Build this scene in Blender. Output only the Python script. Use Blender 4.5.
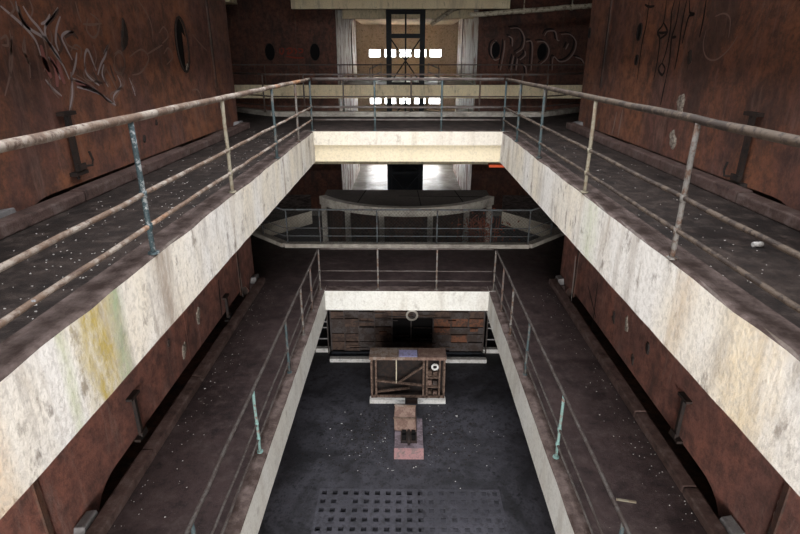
import bpy, math, random
from mathutils import Vector
random.seed(7)
for o in list(bpy.data.objects): bpy.data.objects.remove(o)
S = bpy.context.scene; COL = S.collection

# ------------------------------------------------------------------ camera, world, light
FPX = 533.3; HC = 1.45; CX = -.03
YAW = math.atan(6/FPX); PITCH = math.atan((267-58)/FPX)
cam_d = bpy.data.cameras.new('camera'); cam = bpy.data.objects.new('camera', cam_d); COL.objects.link(cam)
cam_d.sensor_width = 36; cam_d.lens = 36*FPX/800; cam_d.clip_start = 0.05; cam_d.clip_end = 300
cam.location = (CX, 0, HC); cam.rotation_euler = (math.pi/2-PITCH, 0, YAW)
S.camera = cam
S.view_settings.view_transform = 'Standard'; S.view_settings.look = 'None'
S.view_settings.gamma = 1; S.view_settings.use_curve_mapping = False
S.view_settings.exposure = -0.08
W = bpy.data.worlds.new('overcast_sky'); S.world = W; W.use_nodes = True
W.node_tree.nodes['Background'].inputs[0].default_value = (0.86, 0.93, 1.0, 1)
W.node_tree.nodes['Background'].inputs[1].default_value = 4.0

def area(name, loc, rot, sx, sy, power, col):
    l = bpy.data.lights.new(name, 'AREA'); l.shape = 'RECTANGLE'; l.size = sx; l.size_y = sy
    l.energy = power; l.color = col
    o = bpy.data.objects.new(name, l); o.location = loc; o.rotation_euler = rot; COL.objects.link(o); return o
area('skylight_daylight', (0, 5.2, 7.95), (0, 0, 0), 6.4, 15.0, 2300, (0.97, 0.98, 1.0))
for z, p, h in ((1.83, 1900, .9), (-1.9, 800, .9), (-5.8, 800, 1.8)):
    area('window_daylight', (-.1, 48.35, z), (math.radians(90), 0, math.pi), 6.6, h, p, (1.0, 0.98, 0.95))

for z, p in ((1.9, 1000), (-1.75, 3000), (-5.3, 2200)):     # daylight through the windows of the near end wall
    area('window_daylight', (0, -8.35, z), (math.radians(90), 0, 0), 7.4, 2.0, p, (1.0, 0.985, 0.96))

# ------------------------------------------------------------------ pixel -> point on a real plane
def ray(u, v):
    x = (u-400)/FPX; d = -(v-267)/FPX
    Y = math.cos(PITCH)+math.sin(PITCH)*d; Z = -math.sin(PITCH)+math.cos(PITCH)*d
    c, s = math.cos(YAW), math.sin(YAW)
    return Vector((c*x-s*Y, s*x+c*Y, Z))
CP = Vector((CX, 0, HC))
def atz(u, v, z): r = ray(u, v); return CP+r*((z-HC)/r.z)
def aty(u, v, y): r = ray(u, v); return CP+r*(y/r.y)
def atx(u, v, x): r = ray(u, v); return CP+r*((x-CX)/r.x)

# ------------------------------------------------------------------ mesh helpers
class MB:
    def __init__(s): s.v = []; s.f = []
    def add(s, vs, fs):
        b = len(s.v); s.v += [tuple(p) for p in vs]; s.f += [tuple(b+i for i in f) for f in fs]; return s
    def box(s, x0, x1, y0, y1, z0, z1):
        return s.add([(x0,y0,z0),(x1,y0,z0),(x1,y1,z0),(x0,y1,z0),(x0,y0,z1),(x1,y0,z1),(x1,y1,z1),(x0,y1,z1)],
            [(0,3,2,1),(4,5,6,7),(0,1,5,4),(1,2,6,5),(2,3,7,6),(3,0,4,7)])
    def prism(s, poly, z0, z1):     # counter-clockwise plan polygon
        n = len(poly)
        return s.add([(x,y,z0) for x,y in poly]+[(x,y,z1) for x,y in poly],
            [tuple(range(n-1,-1,-1)), tuple(range(n,2*n))]+[(i,(i+1)%n,n+(i+1)%n,n+i) for i in range(n)])
    def bar(s, a, b, w, h=None, up=(0,0,1)):   # rectangular bar between two points
        a, b = Vector(a), Vector(b); h = h or w
        d = (b-a).normalized(); u = Vector(up)
        if abs(d.dot(u)) > .98: u = Vector((0,1,0))
        r = d.cross(u).normalized()*w/2; t = r.cross(d).normalized()*h/2
        vs = [a-r-t, a+r-t, a+r+t, a-r+t, b-r-t, b+r-t, b+r+t, b-r+t]
        return s.add(vs, [(0,1,2,3),(7,6,5,4),(0,4,5,1),(1,5,6,2),(2,6,7,3),(3,7,4,0)])
    def tube(s, pts, r, n=8, jit=0):
        pts = [Vector(p) for p in pts]; rings = []
        for i, p in enumerate(pts):
            d = (pts[min(i+1,len(pts)-1)]-pts[max(i-1,0)]).normalized()
            u = Vector((0,0,1)) if abs(d.z) < .9 else Vector((1,0,0))
            a = d.cross(u).normalized(); b = a.cross(d).normalized(); rr = r*(1+random.uniform(-jit,jit))
            rings.append([p+a*math.cos(2*math.pi*k/n)*rr+b*math.sin(2*math.pi*k/n)*rr for k in range(n)])
        vs = [q for g in rings for q in g]; fs = []
        for i in range(len(pts)-1):
            for k in range(n):
                fs.append((i*n+k, i*n+(k+1)%n, (i+1)*n+(k+1)%n, (i+1)*n+k))
        fs += [tuple(range(n-1,-1,-1)), tuple((len(pts)-1)*n+k for k in range(n))]
        return s.add(vs, fs)
    def ring(s, c, r0, r1, n, ax, ay, th):    # flat annulus with thickness: plane axes ax, ay
        c, ax, ay = Vector(c), Vector(ax), Vector(ay); nz = ax.cross(ay).normalized()*th
        vs = []; fs = []
        for k in range(n):
            d = ax*math.cos(2*math.pi*k/n)+ay*math.sin(2*math.pi*k/n)
            vs += [c+d*r0, c+d*r1, c+d*r1+nz, c+d*r0+nz]
        for k in range(n):
            a, b = 4*k, 4*((k+1)%n)
            for j in range(4): fs.append((a+j, a+(j+1)%4, b+(j+1)%4, b+j))
        return s.add(vs, fs)
    def disc(s, c, r, n, ax, ay, th):
        c, ax, ay = Vector(c), Vector(ax), Vector(ay); nz = ax.cross(ay).normalized()*th
        P = [c+ax*r*math.cos(2*math.pi*k/n)+ay*r*math.sin(2*math.pi*k/n) for k in range(n)]
        return s.add(P+[p+nz for p in P], [tuple(range(n-1,-1,-1)), tuple(range(n,2*n))]+[(i,(i+1)%n,n+(i+1)%n,n+i) for i in range(n)])
    def build(s, name, mat, parent=None, smooth=False, bevel=0):
        me = bpy.data.meshes.new(name); me.from_pydata(s.v, [], s.f); me.update()
        me.materials.append(M[mat] if isinstance(mat, str) else mat)
        o = bpy.data.objects.new(name, me); COL.objects.link(o)
        if parent: o.parent = parent
        if smooth:
            for p in me.polygons: p.use_smooth = len(p.vertices) == 4
        if bevel:
            b = o.modifiers.new('bevel', 'BEVEL'); b.width = bevel; b.segments = 2; b.limit_method = 'ANGLE'
        return o
def thing(name, label, cat, loc=(0,0,0), group=None):
    o = bpy.data.objects.new(name, None); COL.objects.link(o); o.location = loc; o.empty_display_size = .2
    return tag(o, label, cat, group)
def tag(o, label, cat, group=None):
    o['label'] = label; o['category'] = cat
    if group: o['group'] = group
    return o
def struct(o, label=None, cat=None):
    o['kind'] = 'structure'
    if label: o['label'] = label
    if cat: o['category'] = cat
    return o
def stuff(o, label=None, cat=None):
    o['kind'] = 'stuff'
    if label: o['label'] = label
    if cat: o['category'] = cat
    return o
def loc_of(o, root):   # children built in world coordinates under a root at a location
    o.location = -root.location; return o

# ------------------------------------------------------------------ materials
M = {}
class NT:
    def __init__(s, name):
        m = bpy.data.materials.new(name); m.use_nodes = True; s.m = m; M[name] = m
        s.t = m.node_tree; s.n = s.t.nodes; s.b = s.n['Principled BSDF']
        g = s.n.new('ShaderNodeNewGeometry'); s.pos = g.outputs['Position']; s.nor = g.outputs['Normal']
    def l(s, a, b): s.t.links.new(a, b)
    def mapped(s, scale, loc=(0,0,0)):
        mp = s.n.new('ShaderNodeMapping'); mp.inputs['Scale'].default_value = scale; mp.inputs['Location'].default_value = loc
        s.l(s.pos, mp.inputs['Vector']); return mp.outputs[0]
    def noise(s, scale, detail=6, rough=.6, sc=(1,1,1), loc=(0,0,0), dist=0):
        n = s.n.new('ShaderNodeTexNoise'); n.inputs['Scale'].default_value = scale
        n.inputs['Detail'].default_value = detail; n.inputs['Roughness'].default_value = rough; n.inputs['Distortion'].default_value = dist
        s.l(s.mapped(sc, loc), n.inputs['Vector']); return n.outputs['Fac']
    def ramp(s, fac, stops):
        r = s.n.new('ShaderNodeValToRGB'); e = r.color_ramp.elements
        while len(e) < len(stops): e.new(.5)
        for el, (p, c) in zip(e, stops):
            el.position = p; el.color = (c, c, c, 1) if isinstance(c, (int, float)) else (*c, 1)
        s.l(fac, r.inputs[0]); return r.outputs[0]
    def mix(s, fac, a, b, mode='MIX'):
        n = s.n.new('ShaderNodeMix'); n.data_type = 'RGBA'; n.blend_type = mode
        for i, v in ((0, fac), (6, a), (7, b)):
            if hasattr(v, 'links'): s.l(v, n.inputs[i])
            else: n.inputs[i].default_value = v if i == 0 else (*v, 1)
        return n.outputs[2]
    def math(s, op, a, b=0, c=None):
        n = s.n.new('ShaderNodeMath'); n.operation = op
        for i, v in enumerate((a, b) if c is None else (a, b, c)):
            if hasattr(v, 'links'): s.l(v, n.inputs[i])
            else: n.inputs[i].default_value = v
        return n.outputs[0]
    def sep(s, vec):
        n = s.n.new('ShaderNodeSeparateXYZ'); s.l(vec, n.inputs[0]); return n.outputs
    def done(s, col, rough=.85, bump=None, bs=.3, bd=.02, metal=0, spec=.5):
        if hasattr(col, 'links'): s.l(col, s.b.inputs['Base Color'])
        else: s.b.inputs['Base Color'].default_value = (*col, 1)
        if hasattr(rough, 'links'): s.l(rough, s.b.inputs['Roughness'])
        else: s.b.inputs['Roughness'].default_value = rough
        s.b.inputs['Metallic'].default_value = metal; s.b.inputs['Specular IOR Level'].default_value = spec
        if bump is not None:
            b = s.n.new('ShaderNodeBump'); b.inputs['Strength'].default_value = bs; b.inputs['Distance'].default_value = bd
            s.l(bump, b.inputs['Height']); s.l(b.outputs[0], s.b.inputs['Normal'])
        return s.m

def rust(name, a, b, dark, pale=(.30,.22,.19), sharp=.0):
    t = NT(name)
    n1 = t.noise(.9, 8, .65, (1,1,.7), dist=.6); n2 = t.noise(5, 8, .75, (1,1,1)); n3 = t.noise(1.5, 8, .72, (1,1,.55), (5,2,8), .5)
    n4 = t.noise(30, 4, .6)
    c = t.mix(t.ramp(n1, [(.40,0),(.58,1)]), a, b)
    c = t.mix(t.ramp(n2, [(.44,0),(.62,.75)]), c, dark)
    c = t.mix(t.ramp(n3, [(.50,0),(.63,.85)]), c, dark)
    c = t.mix(t.ramp(t.noise(14, 8, .8, (1,1,1), (1,8,3)), [(.50,0),(.66,.6)]), c, dark)
    c = t.mix(t.ramp(t.noise(3, 9, .75, (1.6,1.6,.30), (9,4,1)), [(.54,0),(.68,.5)]), c, pale)
    return t.done(c, t.ramp(n2, [(.3,.55),(.7,.85)]), t.math('ADD', n2, t.math('MULTIPLY', n4, .5)), .35, .02, 0, .35)
rust('rust_wall', (.240,.092,.045), (.145,.062,.046), (.055,.031,.027), (.24,.14,.11))
rust('rust_wall_lower', (.30,.125,.092), (.21,.098,.080), (.085,.048,.042), (.34,.23,.20))
rust('rust_dark', (.13,.042,.022), (.085,.032,.020), (.030,.015,.011), (.13,.07,.045))
rust('rust_edge', (.10,.042,.025), (.06,.03,.022), (.02,.013,.011), (.14,.09,.07))

# plaster of the gallery edge beams: run-down streaks, dirt on top
def plaster(name, base, warm, stains, topcol=(.040,.026,.022), streak=1.0):
    t = NT(name)
    st = t.noise(1.0, 7, .66, (2.1,2.1,.30), dist=.7); st2 = t.noise(1.0, 9, .78, (3.2,3.2,.9), (3,7,1))
    big = t.noise(.8, 5, .6, (1,1,.4), (2,9,4)); fine = t.noise(26, 5, .65); pit = t.noise(6, 8, .7, (1,1,.6))
    c = t.mix(t.ramp(big, [(.42,0),(.62,1)]), base, warm)
    c = t.mix(t.ramp(st, [(.52,0),(.66,.75*streak)]), c, (.30,.24,.18))
    c = t.mix(t.ramp(st2, [(.53,0),(.64,.5*streak)]), c, (.22,.19,.17))
    c = t.mix(t.ramp(pit, [(.56,0),(.66,.75*streak)]), c, (.14,.11,.09))
    p = t.sep(t.pos)
    for (y0, w, z0, h, sgn, col, amt) in stains:
        wob = t.math('MULTIPLY', t.math('SUBTRACT', t.noise(2.2, 6, .7, (1,1,.35), (y0,1,2)), .5), w*1.9)
        dy = t.math('ABSOLUTE', t.math('SUBTRACT', t.math('ADD', p[1], wob), y0))
        fac = t.ramp(t.math('DIVIDE', dy, w), [(.15,amt),(1,0)])
        side = t.math('GREATER_THAN', t.math('MULTIPLY', p[0], sgn), 0)
        fac = t.math('MULTIPLY', fac, side)
        fac = t.math('MULTIPLY', fac, t.ramp(t.noise(11, 5, .7, (1,1,.4), (y0,3,3)), [(.3,.25),(.6,1)]))
        c = t.mix(fac, c, col)
    c = t.mix(t.ramp(fine, [(.38,.35),(.52,0)]), c, (.3,.27,.24))
    tn = t.noise(5, 7, .7); tc = t.mix(t.ramp(tn, [(.4,0),(.68,1)]), topcol, (.13,.097,.088))
    up = t.ramp(t.sep(t.nor)[2], [(.45,0),(.7,1)])
    c = t.mix(up, c, tc)
    return t.done(c, .9, t.math('ADD', t.math('MULTIPLY', pit, 1.3), t.math('MULTIPLY', fine, .7)), .4, .025, 0, .2)
plaster('plaster_upper', (.655,.625,.585), (.65,.58,.47), [
    (2.95, .30, 0, 0, -1, (.36,.27,.06), .95), (3.22, .14, 0, 0, -1, (.27,.33,.20), .9), (2.62, .07, 0, 0, -1, (.40,.43,.25), .7),
    (3.95, .22, 0, 0, -1, (.26,.20,.15), .8), (2.0, .12, 0, 0, -1, (.60,.38,.20), .5),
    (5.6, .35, 0, 0, 1, (.50,.53,.36), .6), (4.45, .12, 0, 0, 1, (.40,.36,.32), .8), (4.75, .07, 0, 0, 1, (.42,.38,.34), .8), (3.55, .18, 0, 0, 1, (.50,.38,.25), .6), (2.7, .35, 0, 0, 1, (.66,.52,.32), .6)])
plaster('plaster_lower', (.57,.56,.52), (.54,.52,.465), [], streak=.45)
plaster('plaster_cream', (.56,.485,.345), (.53,.455,.315), [], streak=.10)
plaster('plaster_top', (.52,.475,.41), (.57,.52,.42), [], streak=.6)
plaster('plaster_wedge', (.52,.47,.39), (.46,.41,.33), [], (.02,.013,.011), .5)  # very dark top colour paints in shade: only the inner face is lit
plaster('plaster_far', (.76,.64,.42), (.70,.56,.36), [], streak=.7)

def dirtfloor(name, a, b, pale, rough=(.55,.9), scale=1.0, spec=.3, specks=True):
    t = NT(name)
    n1 = t.noise(.8*scale, 8, .68, dist=.5); n2 = t.noise(5*scale, 8, .72, loc=(3,1,0)); n3 = t.noise(55, 3, .6)
    c = t.mix(t.ramp(n1, [(.42,0),(.58,1)]), a, b)
    c = t.mix(t.ramp(n2, [(.50,0),(.64,.8)]), c, pale)
    c = t.mix(t.ramp(n2, [(.34,.8),(.47,0)]), c, tuple(x*.4 for x in a))
    if specks: c = t.mix(t.ramp(n3, [(.70,0),(.76,.55)]), c, (.30,.27,.25))
    return t.done(c, t.ramp(n1, [(.3,rough[0]),(.65,rough[1])]), t.math('ADD', n2, t.math('MULTIPLY', n3, .6)), .5, .02, 0, spec)
dirtfloor('gallery_dirt', (.0105,.0068,.0058), (.026,.017,.014), (.055,.040,.034))
dirtfloor('gallery_dirt_lower', (.024,.0142,.0140), (.039,.0235,.0225), (.058,.040,.037))
dirtfloor('pit_floor', (.020,.0192,.0225), (.052,.050,.060), (.014,.0133,.0145), (.5,.85), .9)
dirtfloor('grate_iron', (.045,.043,.052), (.066,.063,.076), (.028,.027,.030), (.5,.8), 1.2)
dirtfloor('wet_floor', (.30,.28,.25), (.22,.20,.18), (.12,.11,.10), (.25,.6), 1.0, .6, False)
dirtfloor('ring_deck_dirt', (.060,.048,.042), (.10,.082,.072), (.05,.042,.038))
dirtfloor('kerb_dirt', (.060,.036,.030), (.085,.050,.043), (.13,.095,.085))
dirtfloor('concrete_grey', (.24,.23,.23), (.32,.31,.31), (.16,.15,.14), specks=False)
dirtfloor('concrete_block', (.15,.14,.14), (.22,.21,.21), (.10,.09,.085), specks=False)
dirtfloor('concrete_ring', (.46,.42,.36), (.34,.30,.26), (.54,.50,.44), specks=False)
dirtfloor('soot_wall', (.035,.022,.016), (.055,.033,.024), (.025,.016,.012), specks=False)
dirtfloor('tan_wall', (.74,.56,.40), (.66,.48,.33), (.30,.2,.12), specks=False)
dirtfloor('soffit', (.13,.105,.085), (.17,.14,.11), (.09,.07,.06), specks=False)
dirtfloor('whitewash', (.74,.73,.70), (.60,.58,.55), (.35,.32,.29), specks=False)

def paintmetal(name, paint, under, cover=.5, scale=9):
    t = NT(name)
    n = t.noise(scale, 8, .7, (1,1,1)); n2 = t.noise(scale*4, 5, .6)
    c = t.mix(t.ramp(n, [(cover-.04,0),(cover+.04,1)]), paint, under)
    c = t.mix(t.ramp(n2, [(.5,0),(.75,.6)]), c, tuple(x*.45 for x in under))
    return t.done(c, .75, n, .5, .01, 0, .35)
def railpaint(name, k=1.0):
    t = NT(name)
    n = t.noise(3.0, 7, .7); n2 = t.noise(13, 7, .72, loc=(4,4,4)); n3 = t.noise(1.1, 4, .6, loc=(7,3,1))
    c = t.mix(t.ramp(n, [(.42,0),(.55,1)]), (.27,.23,.195), (.125,.082,.058))
    c = t.mix(t.ramp(n2, [(.52,0),(.60,1)]), c, (.085,.055,.042))
    c = t.mix(t.ramp(n3, [(.60,0),(.68,.7)]), c, (.36,.16,.065))
    c = t.mix(t.ramp(n2, [(.28,.8),(.38,0)]), c, (.30,.34,.38))
    return t.done(c, .8, n2, .6, .01, 0, .3)
railpaint('rail_peeling')
paintmetal('rail_brown', (.075,.053,.038), (.030,.019,.014), .50, 7)
paintmetal('post_teal', (.034,.052,.056), (.085,.078,.07), .55)
paintmetal('post_blue', (.022,.038,.043), (.24,.25,.25), .58, 16)
paintmetal('post_cream', (.175,.155,.115), (.15,.115,.08), .54)
paintmetal('post_mint', (.135,.22,.205), (.16,.10,.08), .56)
paintmetal('post_grey', (.125,.115,.105), (.085,.048,.032), .53)
paintmetal('rail_dark', (.085,.075,.07), (.10,.06,.045), .5)
paintmetal('rail_lowgrey', (.062,.052,.047), (.04,.028,.024), .5)
paintmetal('fence_metal', (.10,.11,.115), (.07,.05,.045), .55)
paintmetal('black_steel', (.014,.016,.020), (.022,.016,.013), .55)
paintmetal('iron_dark', (.014,.010,.009), (.028,.016,.012), .5)
paintmetal('frame_rust', (.15,.10,.075), (.075,.045,.032), .5)
paintmetal('hood_brown', (.22,.145,.115), (.15,.09,.07), .5)
paintmetal('pink_paint', (.36,.20,.20), (.24,.17,.165), .52, 6)
paintmetal('mauve_concrete', (.19,.15,.17), (.12,.09,.10), .5, 5)
paintmetal('roof_sheet', (.24,.19,.16), (.17,.11,.08), .5, 5)
paintmetal('lilac_sheet', (.30,.29,.48), (.24,.21,.28), .55, 6)
paintmetal('panel_grey', (.075,.062,.060), (.05,.034,.028), .5, 4)
paintmetal('panel_brown', (.095,.058,.043), (.055,.034,.027), .5, 4)
paintmetal('panel_orange', (.17,.068,.036), (.08,.042,.03), .5, 4)
paintmetal('trough_blue', (.045,.052,.065), (.035,.035,.04), .55, 4)
paintmetal('pipe_cream', (.52,.45,.34), (.20,.15,.10), .55, 6)
def flat(name, c, r=.9): NT(name).done(c, r, spec=.2)
flat('void_black', (.006,.005,.005)); flat('chalk', (.36,.315,.32)); flat('chalk_faint', (.21,.14,.118)); flat('spray_black', (.016,.012,.012))
flat('spray_pale', (.23,.16,.14)); flat('spray_red', (.20,.035,.022)); flat('flake', (.40,.38,.36)); flat('stain_white', (.60,.55,.52)); flat('wire', (.10,.095,.09), .6)
flat('spray_pink', (.28,.12,.11)); flat('spray_shadow', (.095,.06,.052)); flat('mastic_red', (.55,.09,.035)); flat('red_leaf', (.20,.055,.03))
# peeling white paint on rust for the far side walls
t = NT('peeling_white')
n = t.noise(1.0, 8, .72, (.9,.9,.35), dist=1.2); n2 = t.noise(2, 6, .7, (1,1,.4), (2,2,2))
c = t.mix(t.ramp(n, [(.47,0),(.56,1)]), (.80,.77,.72), (.25,.12,.07)); c = t.mix(t.ramp(n2, [(.56,0),(.66,.8)]), c, (.12,.075,.05))
t.done(c, .6, n2, .3, .02)
# plaster patch
t = NT('plaster_patch'); n = t.noise(22, 6, .7); t.done(t.mix(t.ramp(n, [(.4,0),(.62,1)]), (.34,.29,.24), (.09,.07,.055)), .95, n, .8, .03)
# concrete blocks / glass
t = NT('window_glass'); t.b.inputs['Base Color'].default_value = (1,1,1,1); t.b.inputs['Transmission Weight'].default_value = 1; t.b.inputs['Roughness'].default_value = 0; t.b.inputs['IOR'].default_value = 1.02

# ------------------------------------------------------------------ setting
AX = 1.97; YF = 11.4; WX = 3.85; TE = 12.45; KX = 3.50; PIT = -7.4; LOW = -3.7
XO = 10.6; YN = -8.0; YB = 48.0
def sbox(name, mat, *b, bevel=0): return struct(MB().box(*b).build(name, mat, bevel=bevel))
GX0, GX1, GY0, GY1 = -1.90, 2.05, 6.75, 9.16         # drain grid opening in the ground floor
f = MB().box(-XO, XO, GY1, 31.0, PIT-.4, PIT).box(-XO, XO, YN, GY0, PIT-.4, PIT).box(-XO, GX0, GY0, GY1, PIT-.4, PIT).box(GX1, XO, GY0, GY1, PIT-.4, PIT)
f.box(GX0, GX1, GY0, GY1, PIT-.4, PIT-.3)
struct(f.build('floor', 'pit_floor'))
sbox('floor', 'wet_floor', -XO, XO, 31.0, YB+.3, PIT-.4, PIT)
sbox('wall_left', 'soot_wall', -XO-.3, -XO, YN, YB+.3, PIT-.4, 8.3)
sbox('wall_right', 'soot_wall', XO, XO+.3, YN, YB+.3, PIT-.4, 8.3)
nw = MB(); zc = PIT-.4
for z0, z1 in ((-6.35, -4.25), (-2.8, -.7), (.85, 2.95)):
    nw.box(-XO, XO, YN-.3, YN, zc, z0); zc = z1
    for a, b in ((-XO,-3.7), (-1.95,-1.75), (-.1,.1), (1.75,1.95), (3.7,XO)): nw.box(a, b, YN-.3, YN, z0, z1)
nw.box(-XO, XO, YN-.3, YN, zc, 8.3)
struct(nw.build('wall_near', 'soot_wall'))
# roof with the long skylight over the first nave
SX, SY0, SY1 = 3.4, -2.4, 12.8
struct(MB().box(-XO, -SX, YN, YB, 8.0, 8.3).box(SX, XO, YN, YB, 8.0, 8.3).box(-SX, SX, SY1, YB, 8.0, 8.3).box(-SX, SX, YN, SY0, 8.0, 8.3).build('ceiling', 'soffit'))
# end wall with three rows of windows
WC = [-2.68, -1.40, -.12, 1.14, 2.40]
rows = [(1.50, 2.14, .50), (-2.27, -1.58, .50), (-6.9, -4.7, .56)]
eb = MB(); zc = PIT-.4
for z0, z1, hw in sorted(rows):
    eb.box(-XO, XO, YB, YB+.25, zc, z0)
    xs = -XO
    for c_ in WC: eb.box(xs, c_-hw, YB, YB+.25, z0, z1); xs = c_+hw
    eb.box(xs, XO, YB, YB+.25, z0, z1); zc = z1
eb.box(-XO, XO, YB, YB+.25, zc, 8.3)
struct(eb.build('wall_back', 'tan_wall'))
k = 0
for z0, z1, hw in rows:
    for c_ in WC:
        k += 1
        w = MB().box(c_-hw, c_+hw, YB+.02, YB+.1, z0, z0+.04).box(c_-hw, c_+hw, YB+.02, YB+.1, z1-.04, z1).box(c_-hw, c_-hw+.04, YB+.02, YB+.1, z0+.04, z1-.04).box(c_+hw-.04, c_+hw, YB+.02, YB+.1, z0+.04, z1-.04)
        r_ = struct(w.build('window_%d' % k, 'black_steel'))
        MB().box(c_-hw+.04, c_+hw-.04, YB+.055, YB+.06, z0+.04, z1-.04).build('pane', 'window_glass', r_)

# galleries round the first well; level 0, level -3.7 and the one overhead
def gallery(z, mat, bm, farmat, low):
    th = .22; AX = 1.94 if low else 1.975; YF = 11.52 if low else 11.4; dp = .62
    for s in (-1, 1):
        hx0, hx1 = sorted((s*(AX+.22), s*KX)); gx0, gx1 = sorted((s*KX, s*WX))
        struct(MB().box(hx0, hx1, -2.9, TE, z-th, z).box(gx0, gx1, -2.9, 4.95, z-th, z).box(gx0, gx1, 11.95, TE, z-th, z).build('gallery_floor', mat))
        x0, x1 = sorted((s*AX, s*(AX+.22)))
        b = MB(); n = 46
        # beam with a slightly uneven arris
        prof = []
        for i in range(n+1):
            y = .3+(YF-.3)*i/n; j = random.uniform(-.012, .004)
            prof.append([(s*(AX+.22), y, z-dp), (s*AX, y, z-dp+random.uniform(-.004,.004)), (s*(AX+random.uniform(-.004,.004)), y, z+.012+j), (s*(AX+.02), y, z+.03+j), (s*(AX+.22), y, z+.03)])
        vs = [p for q in prof for p in q]; fs = []
        for i in range(n):
            for q in range(5):
                a, b_ = i*5+q, i*5+(q+1) % 5
                fs.append((a, b_, b_+5, a+5) if s < 0 else (a, a+5, b_+5, b_))
        fs += [(0,1,2,3,4)[::-s], tuple(n*5+q for q in range(5))[::s]]
        struct(b.add(vs, fs).build('edge_beam', bm))
        # raised kerb beside the slot along the tank
        y = .6
        while y < 12.0:
            l = random.uniform(1.4, 1.9); y1 = min(y+l, 12.1)
            struct(MB().box(*sorted((s*(KX-.02), s*(KX+.16))), y, y1-.012, z, z+.13+random.uniform(-.012,.012)).build('kerb', 'kerb_dirt', bevel=.02)); y = y1
    # near gallery, under the camera
    struct(MB().box(-AX-.22, AX+.22, -2.9, .3, z-th, z).build('gallery_floor', mat))
    # far gallery with hexagonal second well behind it
    if low:
        struct(MB().box(-AX, AX, YF, YF+.3, z-.48, z+.02).build('edge_beam', farmat))
    else:
        struct(MB().box(-AX, AX, YF, YF+.3, z-.26, z+.02).build('edge_beam', 'plaster_top')); struct(MB().box(-AX, AX, YF+.08, YF+.3, z-.62, z-.26).build('edge_beam', farmat))
    poly = [(-AX-.22, YF+.3), (AX+.22, YF+.3), (AX+.22, TE), (XO, TE), (XO, 16.4), (5.25, 16.4), (3.55, 14.75), (-3.55, 14.75), (-5.25, 16.4), (-XO, 16.4), (-XO, TE), (-AX-.22, TE)]
    struct(MB().prism(poly, z-th, z).build('gallery_floor', mat))
    for s in (-1, 1): struct(MB().box(*sorted((s*AX, s*(AX+.22))), YF, YF+.3, z-dp, z+.03).build('edge_beam', bm))
    if z < 3:
        kp = [(-5.25,16.4), (-3.55,14.75), (3.55,14.75), (5.25,16.4)]
        k_ = MB()
        for a, b in zip(kp, kp[1:]): k_.bar((*a, z-.10), (*b, z-.10), .24, .44)
        k_.bar((-5.25,16.4,z-.10), (-XO,16.4,z-.10), .24, .44).bar((5.25,16.4,z-.10), (XO,16.4,z-.10), .24, .44)
        struct(k_.build('kerb', 'concrete_ring', bevel=.02))
gallery(0.0, 'gallery_dirt', 'plaster_upper', 'plaster_cream', False)
gallery(LOW, 'gallery_dirt_lower', 'plaster_lower', 'plaster_lower', True)
gallery(3.75, 'gallery_dirt', 'plaster_upper', 'plaster_cream', False)

# second well: slanting far sides at the lower level, and the galleries in front of the far tanks
for s in (-1, 1):
    p = [(s*5.25, 16.4), (s*3.45, 18.75), (s*3.9, 21.2), (s*XO, 21.2), (s*XO, 16.4)]
    struct(MB().prism(p if s > 0 else p[::-1], LOW-.50, LOW-.02).build('gallery_floor', 'plaster_wedge'))
for z, m in ((0, 'plaster_far'), (LOW, 'plaster_far')):
    struct(MB().box(-XO, XO, 31.4, 31.7, z-.66, z+.05).build('edge_beam', m))
    struct(MB().box(-XO, -1.3, 31.7, 32.4, z-.25, z).box(1.15, XO, 31.7, 32.4, z-.25, z).box(-3.95, 3.95, 33.6, YB, z-.25, z).box(-3.95, -1.3, 32.4, 33.6, z-.25, z).box(1.15, 3.95, 32.4, 33.6, z-.25, z).build('gallery_floor', 'wet_floor'))
struct(MB().box(-5.9, 5.2, 30.0, 30.4, 3.78, 4.9).box(-5.6, 5.0, 30.4, 32.2, 4.0, 4.3).build('edge_beam', 'plaster_far'))
struct(MB().box(-3.7, 3.8, 33.6, 34.0, 3.55, 4.6).box(-3.7, 3.8, 34.0, YB, 4.0, 4.3).build('edge_beam', 'plaster_far'))
struct(MB().box(-9.6, -8.75, 29.2, 30.4, 4.02, 4.9).build('edge_beam', 'plaster_far'))

# round platform standing in the second well
rp = thing('round_platform', 'round concrete platform on posts with a cracked dark deck behind the wire mesh fence', 'platform', (0, 23.3, PIT))
CY, R = 23.3, 4.24; a0 = math.asin(3.5/R)
arc = [(R*math.sin(-a0+2*a0*i/40), CY-R*math.cos(-a0+2*a0*i/40)) for i in range(41)]
loc_of(MB().prism([(x*.955, CY-(CY-y)*.955) for x, y in arc]+[(3.35, 22.1), (-3.35, 22.1)], LOW-.2, LOW-.02).build('deck', 'ring_deck_dirt', rp), rp)
rb = MB()
for i in range(40):
    a, b = arc[i], arc[i+1]; k0 = .93
    A = [(a[0],a[1]), (b[0],b[1]), (b[0]*k0, CY-(CY-b[1])*k0), (a[0]*k0, CY-(CY-a[1])*k0)]
    rb.prism(A, LOW-.33, LOW)
loc_of(rb.build('ring_beam', 'concrete_ring', rp), rp)
loc_of(MB().prism([(3.5*math.sin(math.pi*(i/24-.5)), 23.2-3.5*math.cos(math.pi*(i/24-.5))) for i in range(25)], PIT, LOW-.33).build('drum', 'rust_dark', rp), rp)
for u in (318.5, 346, 380.5, 428, 465, 491):
    x = atz(u, 208, LOW).x; ang = math.asin(max(-1, min(1, (u-405)/88*3.5/R)))
    px, py = (R-.14)*math.sin(ang), CY-(R-.14)*math.cos(ang)
    loc_of(MB().box(px-.1, px+.1, py-.1, py+.1, PIT, LOW-.33).build('post', 'concrete_ring', rp), rp)
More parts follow.
